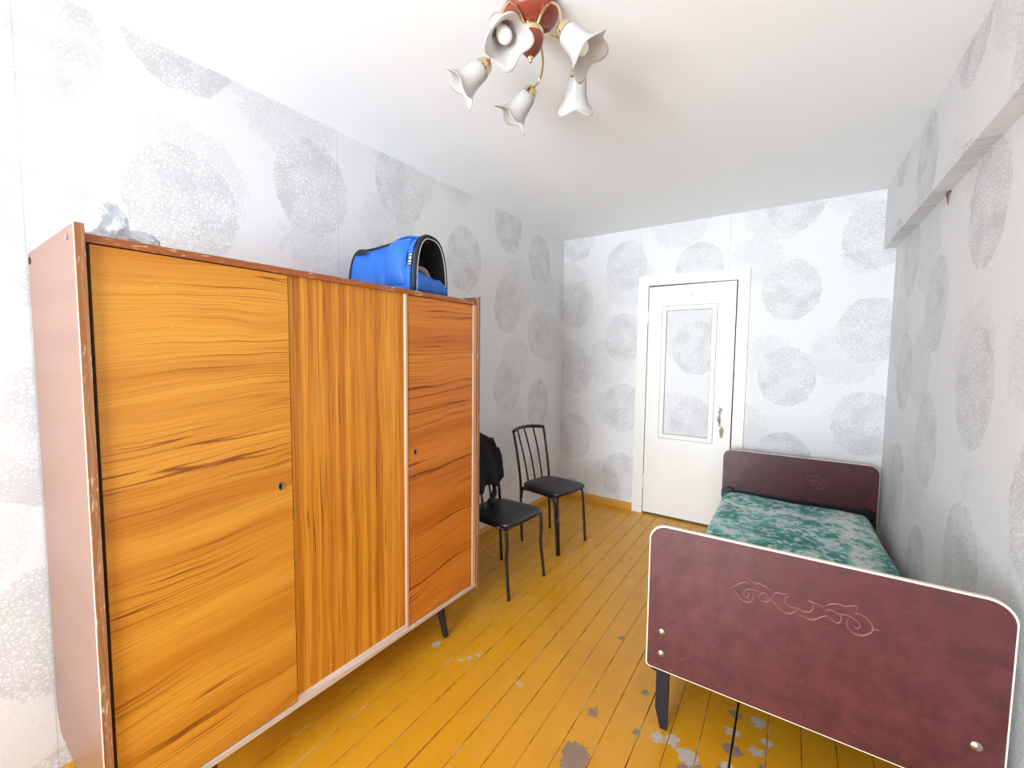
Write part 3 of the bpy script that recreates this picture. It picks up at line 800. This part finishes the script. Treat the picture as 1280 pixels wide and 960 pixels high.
# garment over the near chair's back
gm = bmesh.new(); g = []
NY, NZ = 22, 26
for i in range(NY + 1):
    f = i / NY * 2 - 1
    col = []
    for k in range(NZ + 1):
        v = k / NZ                                   # 0 front hem .. over the rail .. 1 back hem
        yy = f * 0.205
        bow = -0.050 * (1 - min(1, abs(f) * 1.1) ** 2)
        hem = 0.525 + 0.045 * abs(f) ** 2 * (1 if f > 0 else .3) + 0.02 * math.sin(f * 7)
        if v < 0.5:
            z = hem + (0.875 - hem) * (v / 0.5); side_ = 1
        else:
            z = 0.875 - (0.875 - 0.52) * ((v - 0.5) / 0.5); side_ = -1
        up_ = min(1, max(0, (z - 0.48) / 0.34))
        xb = -0.178 - 0.072 * up_ + bow * up_
        th = 0.024 * min(1.0, (0.877 - z) / 0.03) ** 0.5 + 0.006
        fold = 0.010 * math.sin(f * 9 + z * 6) * min(1, (0.88 - z) * 8)
        shoulder = -0.05 * max(0, abs(f) - 0.55) * 2 * (1 if z > 0.8 else 0.4)
        wid = 1.0 - 0.26 * max(0, (z - 0.72) / 0.155) ** 1.2
        if f > 0: wid *= 1 - 0.10 * max(0, (0.60 - z) / 0.11)
        col.append(gm.verts.new((xb + side_ * (th + fold), yy * wid, z + shoulder)))
    g.append(col)
for i in range(NY):
    for k in range(NZ): gm.faces.new((g[i][k], g[i + 1][k], g[i + 1][k + 1], g[i][k + 1]))
# hanging sleeve down to the seat
me = bpy.data.meshes.new('garment_body'); bmesh.ops.recalc_face_normals(gm, faces=gm.faces); gm.to_mesh(me); gm.free()
ga = tag(empty('black_jacket', (0.487, 2.100, 0), math.radians(-4)), 'black garment draped over the back of the chair beside the wardrobe', 'jacket')
gb = link_mesh('garment_body', me, CLOTH, ga, True); md = gb.modifiers.new('thick', 'SOLIDIFY'); md.thickness = 0.006
MB().tube(spline([(-0.195, 0.115, 0.60), (-0.188, 0.115, 0.55), (-0.172, 0.105, 0.485), (-0.14, 0.05, 0.464), (-0.10, -0.03, 0.462)], 5), [0.010] * 5 + [0.013] * 5 + [0.018] * 5 + [0.018] * 5 + [0.012], 10).build('sleeve', CLOTH, ga, smooth=True)

# ------------------------------------------------------------------ bed
BROT = 0.0227
bed = tag(empty('bed', (1.5475, 1.5393, 0), BROT), 'single bed with two maroon vinyl end boards and navy legs', 'bed')
BW, BL = 0.9036, 2.0042
def board_outline(z0, z1, rtop, rbot):
    out = []
    for cx, cz, r, a0 in ((BW - rtop, z1 - rtop, rtop, 0), (rtop, z1 - rtop, rtop, 90), (rbot, z0 + rbot, rbot, 180), (BW - rbot, z0 + rbot, rbot, 270)):
        for k in range(9):
            t = math.radians(a0 + 90 * k / 8)
            out.append((cx + r * math.cos(t), cz + r * math.sin(t)))
    return out
STROKES = [[(0.26, 0.616), (0.275, 0.631), (0.291, 0.646), (0.309, 0.655), (0.322, 0.652)], [(0.271, 0.619), (0.282, 0.612), (0.293, 0.598), (0.308, 0.591), (0.32, 0.591), (0.33, 0.601), (0.333, 0.616), (0.329, 0.625)], [(0.347, 0.636), (0.335, 0.637), (0.318, 0.635), (0.308, 0.627), (0.305, 0.614), (0.311, 0.605), (0.319, 0.611), (0.32, 0.619), (0.313, 0.624)], [(0.313, 0.674), (0.325, 0.664), (0.34, 0.659), (0.349, 0.664), (0.356, 0.658), (0.363, 0.661), (0.372, 0.654), (0.384, 0.65)], [(0.386, 0.638), (0.383, 0.626), (0.372, 0.611), (0.358, 0.608), (0.349, 0.617), (0.351, 0.629), (0.361, 0.637), (0.371, 0.633), (0.371, 0.624), (0.363, 0.619)], [(0.386, 0.638), (0.391, 0.646), (0.403, 0.649), (0.411, 0.648), (0.422, 0.652)], [(0.373, 0.622), (0.389, 0.616), (0.403, 0.602), (0.417, 0.593), (0.432, 0.592), (0.445, 0.602), (0.45, 0.613)], [(0.431, 0.649), (0.42, 0.641), (0.417, 0.63), (0.423, 0.618), (0.435, 0.613), (0.449, 0.617)], [(0.449, 0.617), (0.464, 0.612), (0.479, 0.614), (0.489, 0.625), (0.491, 0.637), (0.486, 0.649), (0.477, 0.649)], [(0.477, 0.649), (0.491, 0.648), (0.502, 0.645), (0.516, 0.643)], [(0.458, 0.598), (0.473, 0.593), (0.489, 0.593), (0.504, 0.603), (0.518, 0.615), (0.528, 0.618)], [(0.52, 0.647), (0.53, 0.656), (0.543, 0.662), (0.555, 0.663), (0.566, 0.662), (0.592, 0.672), (0.591, 0.656)], [(0.52, 0.636), (0.537, 0.639), (0.551, 0.633), (0.568, 0.637), (0.581, 0.635), (0.591, 0.63), (0.6, 0.623), (0.602, 0.612), (0.596, 0.605), (0.589, 0.608)], [(0.531, 0.617), (0.539, 0.609), (0.549, 0.605), (0.557, 0.611), (0.559, 0.623), (0.555, 0.63)], [(0.587, 0.65), (0.603, 0.65), (0.616, 0.642), (0.627, 0.63), (0.632, 0.617), (0.625, 0.602), (0.609, 0.589), (0.59, 0.588), (0.578, 0.597), (0.572, 0.612), (0.575, 0.629)], [(0.627, 0.618), (0.637, 0.617), (0.646, 0.618)]]
def end_board(v0, v1, z0, z1, face, dz, label, band=0.0042):
    """v0..v1 thickness along the bed; face = v of the ornamented side"""
    ol = board_outline(z0, z1, 0.055, 0.012)
    bm = MB(); bm.prism([(a, b) for a, b in ol], lambda a, b, t: Vector((a, t, b)), v0 + 0.0015, v1 - 0.0015)
    o = bm.build('end_board', VINYL, bed, angle=30); o['label'] = label
    cx_, cz_ = BW / 2, (z0 + z1) / 2
    edge = [(cx_ + (a - cx_) * (1 + band / cx_), cz_ + (b - cz_) * (1 + band / (z1 - cz_))) for a, b in ol]
    pb_ = MB(); A = [[pb_.bm.verts.new((a, t, b)) for a, b in o_] for t, o_ in ((v0 + 0.0035, ol), (v0 + 0.0035, edge), (v1 - 0.0035, edge), (v1 - 0.0035, ol))]
    n_ = len(ol)
    for q in range(3):
        for k in range(n_): pb_.bm.faces.new((A[q][k], A[q][(k + 1) % n_], A[q + 1][(k + 1) % n_], A[q + 1][k]))
    pb_.build('piping', PIPING, o)
    e = MB()
    dirn = -1 if face == v0 else 1
    f = face - dirn * 0.0015
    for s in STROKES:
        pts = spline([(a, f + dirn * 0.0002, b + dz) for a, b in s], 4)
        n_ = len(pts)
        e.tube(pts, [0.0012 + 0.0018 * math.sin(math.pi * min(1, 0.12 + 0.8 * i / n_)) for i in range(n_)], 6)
    e.build('embossed_scroll', HIGHLIT, o, smooth=True)
    return o, f, dirn
b1, f1, s1_ = end_board(0.0, 0.020, 0.243, 0.7765, 0.0, 0.0, 'taller near maroon end board with cream edging')
b2, f2, s2_ = end_board(BL - 0.020, BL, 0.19, 0.700, BL - 0.020, -0.082, 'lower far maroon end board', 0.002)
def screw(u_, z, f, dirn, par):
    M_ = Matrix.Translation((u_, f, z)) @ Matrix.Rotation(math.radians(90 if dirn < 0 else -90), 4, 'X')
    mb = MB(); r = mb.lathe([(0.0125, -0.001), (0.0125, 0.0008), (0.010, 0.0016), (0.0075, 0.002), (0.005, 0.0042), (0.001, 0.0050)], 16, M_)
    mb.cap(r[-1]); mb.build('screw', STEEL, par, smooth=True)
for (u_, z) in ((0.049, 0.385), (0.049, 0.303), (0.852, 0.379), (0.852, 0.297)): screw(u_, z, f1, -1, b1)
# legs: flat tapered navy posts with chamfered foot
for v in (0.020, BL - 0.065):
    for u0, sg in ((0.031, 1), (BW - 0.031, -1)):
        outline = [(u0, 0.42 if v > 1 else 0.45), (u0, 0.075), (u0 + sg * 0.020, 0.0), (u0 + sg * 0.043, 0.0), (u0 + sg * 0.045, 0.42 if v > 1 else 0.45)]
        MB().prism(outline, lambda a, b, t: Vector((a, t, b)), v + 0.001, v + 0.026).build('leg', RAILBLUE, bed)
for u0 in (0.012, BW - 0.042):
    MB().box((u0, 0.021, 0.215), (u0 + 0.028, BL - 0.021, 0.27), 0.003).build('side_rail', RAILBLUE, bed)
MB().box((0.012, BL - 0.040, 0.34), (BW - 0.012, BL - 0.0205, 0.408), 0.002).build('cross_bar', RAILBLUE, bed)
MB().box((0.0, BL - 0.046, 0.345), (0.030, BL - 0.0205, 0.396), 0.002).build('corner_bracket', RAILBLUE, bed)
MB().box((0.050, 0.03, 0.23), (BW - 0.052, BL - 0.06, 0.255)).build('spring_base', RAILBLUE, bed)

# mattress under its cover, local frame as the bed
ma = bmesh.new()
NU, NV = 56, 110
U0, U1, V0, V1 = 0.006, 0.896, 0.05, 1.945
rows = []
def mat_h(a, b):
    ed = min(a, 1 - a)
    eu = min(1, ed / 0.09); ev = min(1, min(b, 1 - b) / 0.022)
    roll = (1 - (1 - eu) ** 2.4) ** 0.5 * (1 - (1 - ev) ** 2.4) ** 0.5
    z = 0.30 + 0.098 * roll
    z += 0.010 * mnoise.noise(Vector((a * 3, b * 7, 1))) * roll + 0.004 * mnoise.noise(Vector((a * 9, b * 20, 4))) * roll
    z -= 0.020 * math.exp(-((a - .98) / .12) ** 2) * math.exp(-((b - .72) / .16) ** 2)
    return z
for i in range(NU + 1):
    a = i / NU; a = 0.5 - 0.5 * math.cos(math.pi * a) * (0.55 + 0.45 * abs(math.cos(math.pi * a)))
    col = []
    for j in range(NV + 1):
        b = j / NV
        wave = 0.012 * mnoise.noise(Vector((0 if a < .5 else 5, b * 5.5, 2)))
        uu = U0 + (U1 - U0) * a
        # right edge wobbles where the cover is pulled in
        if a > 0.8: uu += wave * (a - 0.8) / 0.2 - 0.020 * ((a - .8) / .2) * (0.5 + 0.5 * math.tanh((b - 0.80) * 18))
        col.append(ma.verts.new((uu, V0 + (V1 - V0) * b, mat_h(a, b))))
    rows.append(col)
for i in range(NU):
    for j in range(NV): ma.faces.new((rows[i][j], rows[i + 1][j], rows[i + 1][j + 1], rows[i][j + 1]))
rim = [rows[i][0] for i in range(NU + 1)] + [rows[NU][j] for j in range(1, NV + 1)] + [rows[i][NV] for i in range(NU - 1, -1, -1)] + [rows[0][j] for j in range(NV - 1, 0, -1)]
low = [ma.verts.new((min(max(v.co.x, 0.042), BW - 0.044), v.co.y, 0.2705)) for v in rim]
for k in range(len(rim)):
    ma.faces.new((rim[k], low[k], low[(k + 1) % len(rim)], rim[(k + 1) % len(rim)]))
ma.faces.new(low)
bmesh.ops.recalc_face_normals(ma, faces=ma.faces)
me = bpy.data.meshes.new('mattress'); ma.to_mesh(me); ma.free()
mt = link_mesh('mattress', me, COVER, None, True)
mt.location = (1.5475, 1.5393, 0); mt.rotation_euler = (0, 0, BROT)
tag(mt, 'mattress in a teal floral brocade cover lying on the bed', 'mattress')

# ------------------------------------------------------------------ chandelier
AX = Vector((1.21, 1.209, 0))
cl = tag(empty('chandelier', (1.21, 1.209, ROOM_H)), 'five-arm ceiling lamp with frosted tulip glass shades and red-brown wooden dome', 'ceiling lamp')
def cp(mb, name, mat, parent=None, **k): return mb.build(name, mat, parent or cl, **k)
mb = MB(); mb.lathe([(0.066, 0.0), (0.082, -0.004), (0.088, -0.016), (0.086, -0.032), (0.074, -0.048), (0.052, -0.058), (0.030, -0.062), (0.028, -0.066)], 40)
cp(mb, 'dome', TERRA, smooth=True)
mb = MB(); r = mb.lathe([(0.026, -0.060), (0.036, -0.064), (0.041, -0.072), (0.041, -0.086), (0.037, -0.092)], 32); cp(mb, 'collar', BRASS, smooth=True)
mb = MB(); r = mb.lathe([(0.038, -0.090), (0.041, -0.100), (0.038, -0.116), (0.028, -0.136), (0.016, -0.150), (0.007, -0.157)], 32); mb.cap(r[-1]); fin = cp(mb, 'finial', TERRA, smooth=True)
mb = MB(); r = mb.lathe([(0.009, -0.154), (0.010, -0.159), (0.006, -0.163), (0.0055, -0.170), (0.001, -0.173)], 16); mb.cap(r[-1]); cp(mb, 'finial_tip', BRASS, fin, smooth=True)
def rel(p): return Vector((p[0], p[1], p[2] - ROOM_H))
# neck, opening direction
SH = [((-0.004, -0.169, 2.345), (0.060, -0.026, -0.096), True, 'front'),
      ((-0.156, -0.048, 2.345), (-0.068, -0.042, -0.065), False, 'left'),
      ((-0.109, 0.161, 2.345), (-0.058, -0.018, -0.070), True, 'low'),
      ((0.165, -0.069, 2.315), (0.058, 0.023, -0.070), True, 'right'),
      ((0.087, 0.163, 2.345), (-0.030, 0.046, -0.072), True, 'far')]
prof = [(0.017, 0.004), (0.0225, 0.0), (0.028, 0.006), (0.031, 0.018), (0.0325, 0.034), (0.0340, 0.050), (0.0370, 0.066), (0.0425, 0.080), (0.0500, 0.092), (0.0590, 0.101), (0.0630, 0.103)]
for idx, (nk, dr, bulb, nm) in enumerate(SH):
    n0 = rel(nk); dv = Vector(dr).normalized()
    zax = dv
    xax = zax.orthogonal().normalized(); yax = zax.cross(xax)
    Mx = Matrix((xax, yax, zax)).transposed().to_4x4(); Mx.translation = n0
    # arm
    out = Vector((nk[0], nk[1], 0)); L_ = out.length; oh = out.normalized()
    p0 = oh * 0.034 + Vector((0, 0, -0.078))
    back = n0 - dv * 0.024
    if nm == 'low': arcp = [(-0.012, 0.075, -0.068), (-0.035, 0.135, -0.082), (-0.068, 0.172, -0.108)]
    elif nm == 'right': arcp = [oh * 0.06 + Vector((0, 0, -0.056)), oh * 0.100 + Vector((0, 0, -0.056)), oh * 0.142 + Vector((0, 0, -0.098))]
    else: arcp = [oh * 0.070 + Vector((0, 0, -0.058)), oh * 0.118 + Vector((0, 0, -0.064)), back * 0.6 + (oh * 0.128 + Vector((0, 0, -0.085))) * 0.4]
    mid = [p0] + [Vector(a_) for a_ in arcp] + [back]
    cp(MB().tube(spline(mid, 8), 0.0046, 10), 'arm', BRASS, smooth=True)
    mb = MB(); r = mb.lathe([(0.006, -0.030), (0.018, -0.024), (0.024, -0.014), (0.0265, -0.004), (0.0265, 0.001), (0.0285, 0.002), (0.0285, 0.007), (0.0300, 0.008), (0.0300, 0.011)], 24, Mx)
    mb.cap(r[0], True); cup = cp(mb, 'socket_cup', BRASS, smooth=True)
    ph = 0.5 * idx
    def lob(th, i, r, z, ph=ph):
        f = max(0, (i - 4) / 6.0) ** 1.6
        c_ = math.cos(4 * th + ph)
        return r * (1 + 0.13 * f * c_) + 0.002 * f, z + 0.009 * f * c_
    mb = MB(); mb.lathe(prof, 50, Mx, lob)
    sh_ = cp(mb, 'glass_shade', GLASS, smooth=True)
    md = sh_.modifiers.new('thick', 'SOLIDIFY'); md.thickness = 0.0022; md.offset = -1
    mb = MB(); r = mb.lathe([(0.012, 0.0), (0.0145, 0.004), (0.0145, 0.024), (0.012, 0.026)], 18, Mx); mb.cap(r[-1]); cp(mb, 'lamp_holder', BRASS if bulb else STEEL, cup, smooth=True)
    if bulb:
        mb = MB(); r = mb.lathe([(0.0125, 0.024), (0.013, 0.034), (0.017, 0.042), (0.0215, 0.054), (0.0225, 0.064), (0.020, 0.075), (0.013, 0.083), (0.004, 0.0865)], 24, Mx); mb.cap(r[-1])
        cp(mb, 'bulb', BULB, cup, smooth=True)
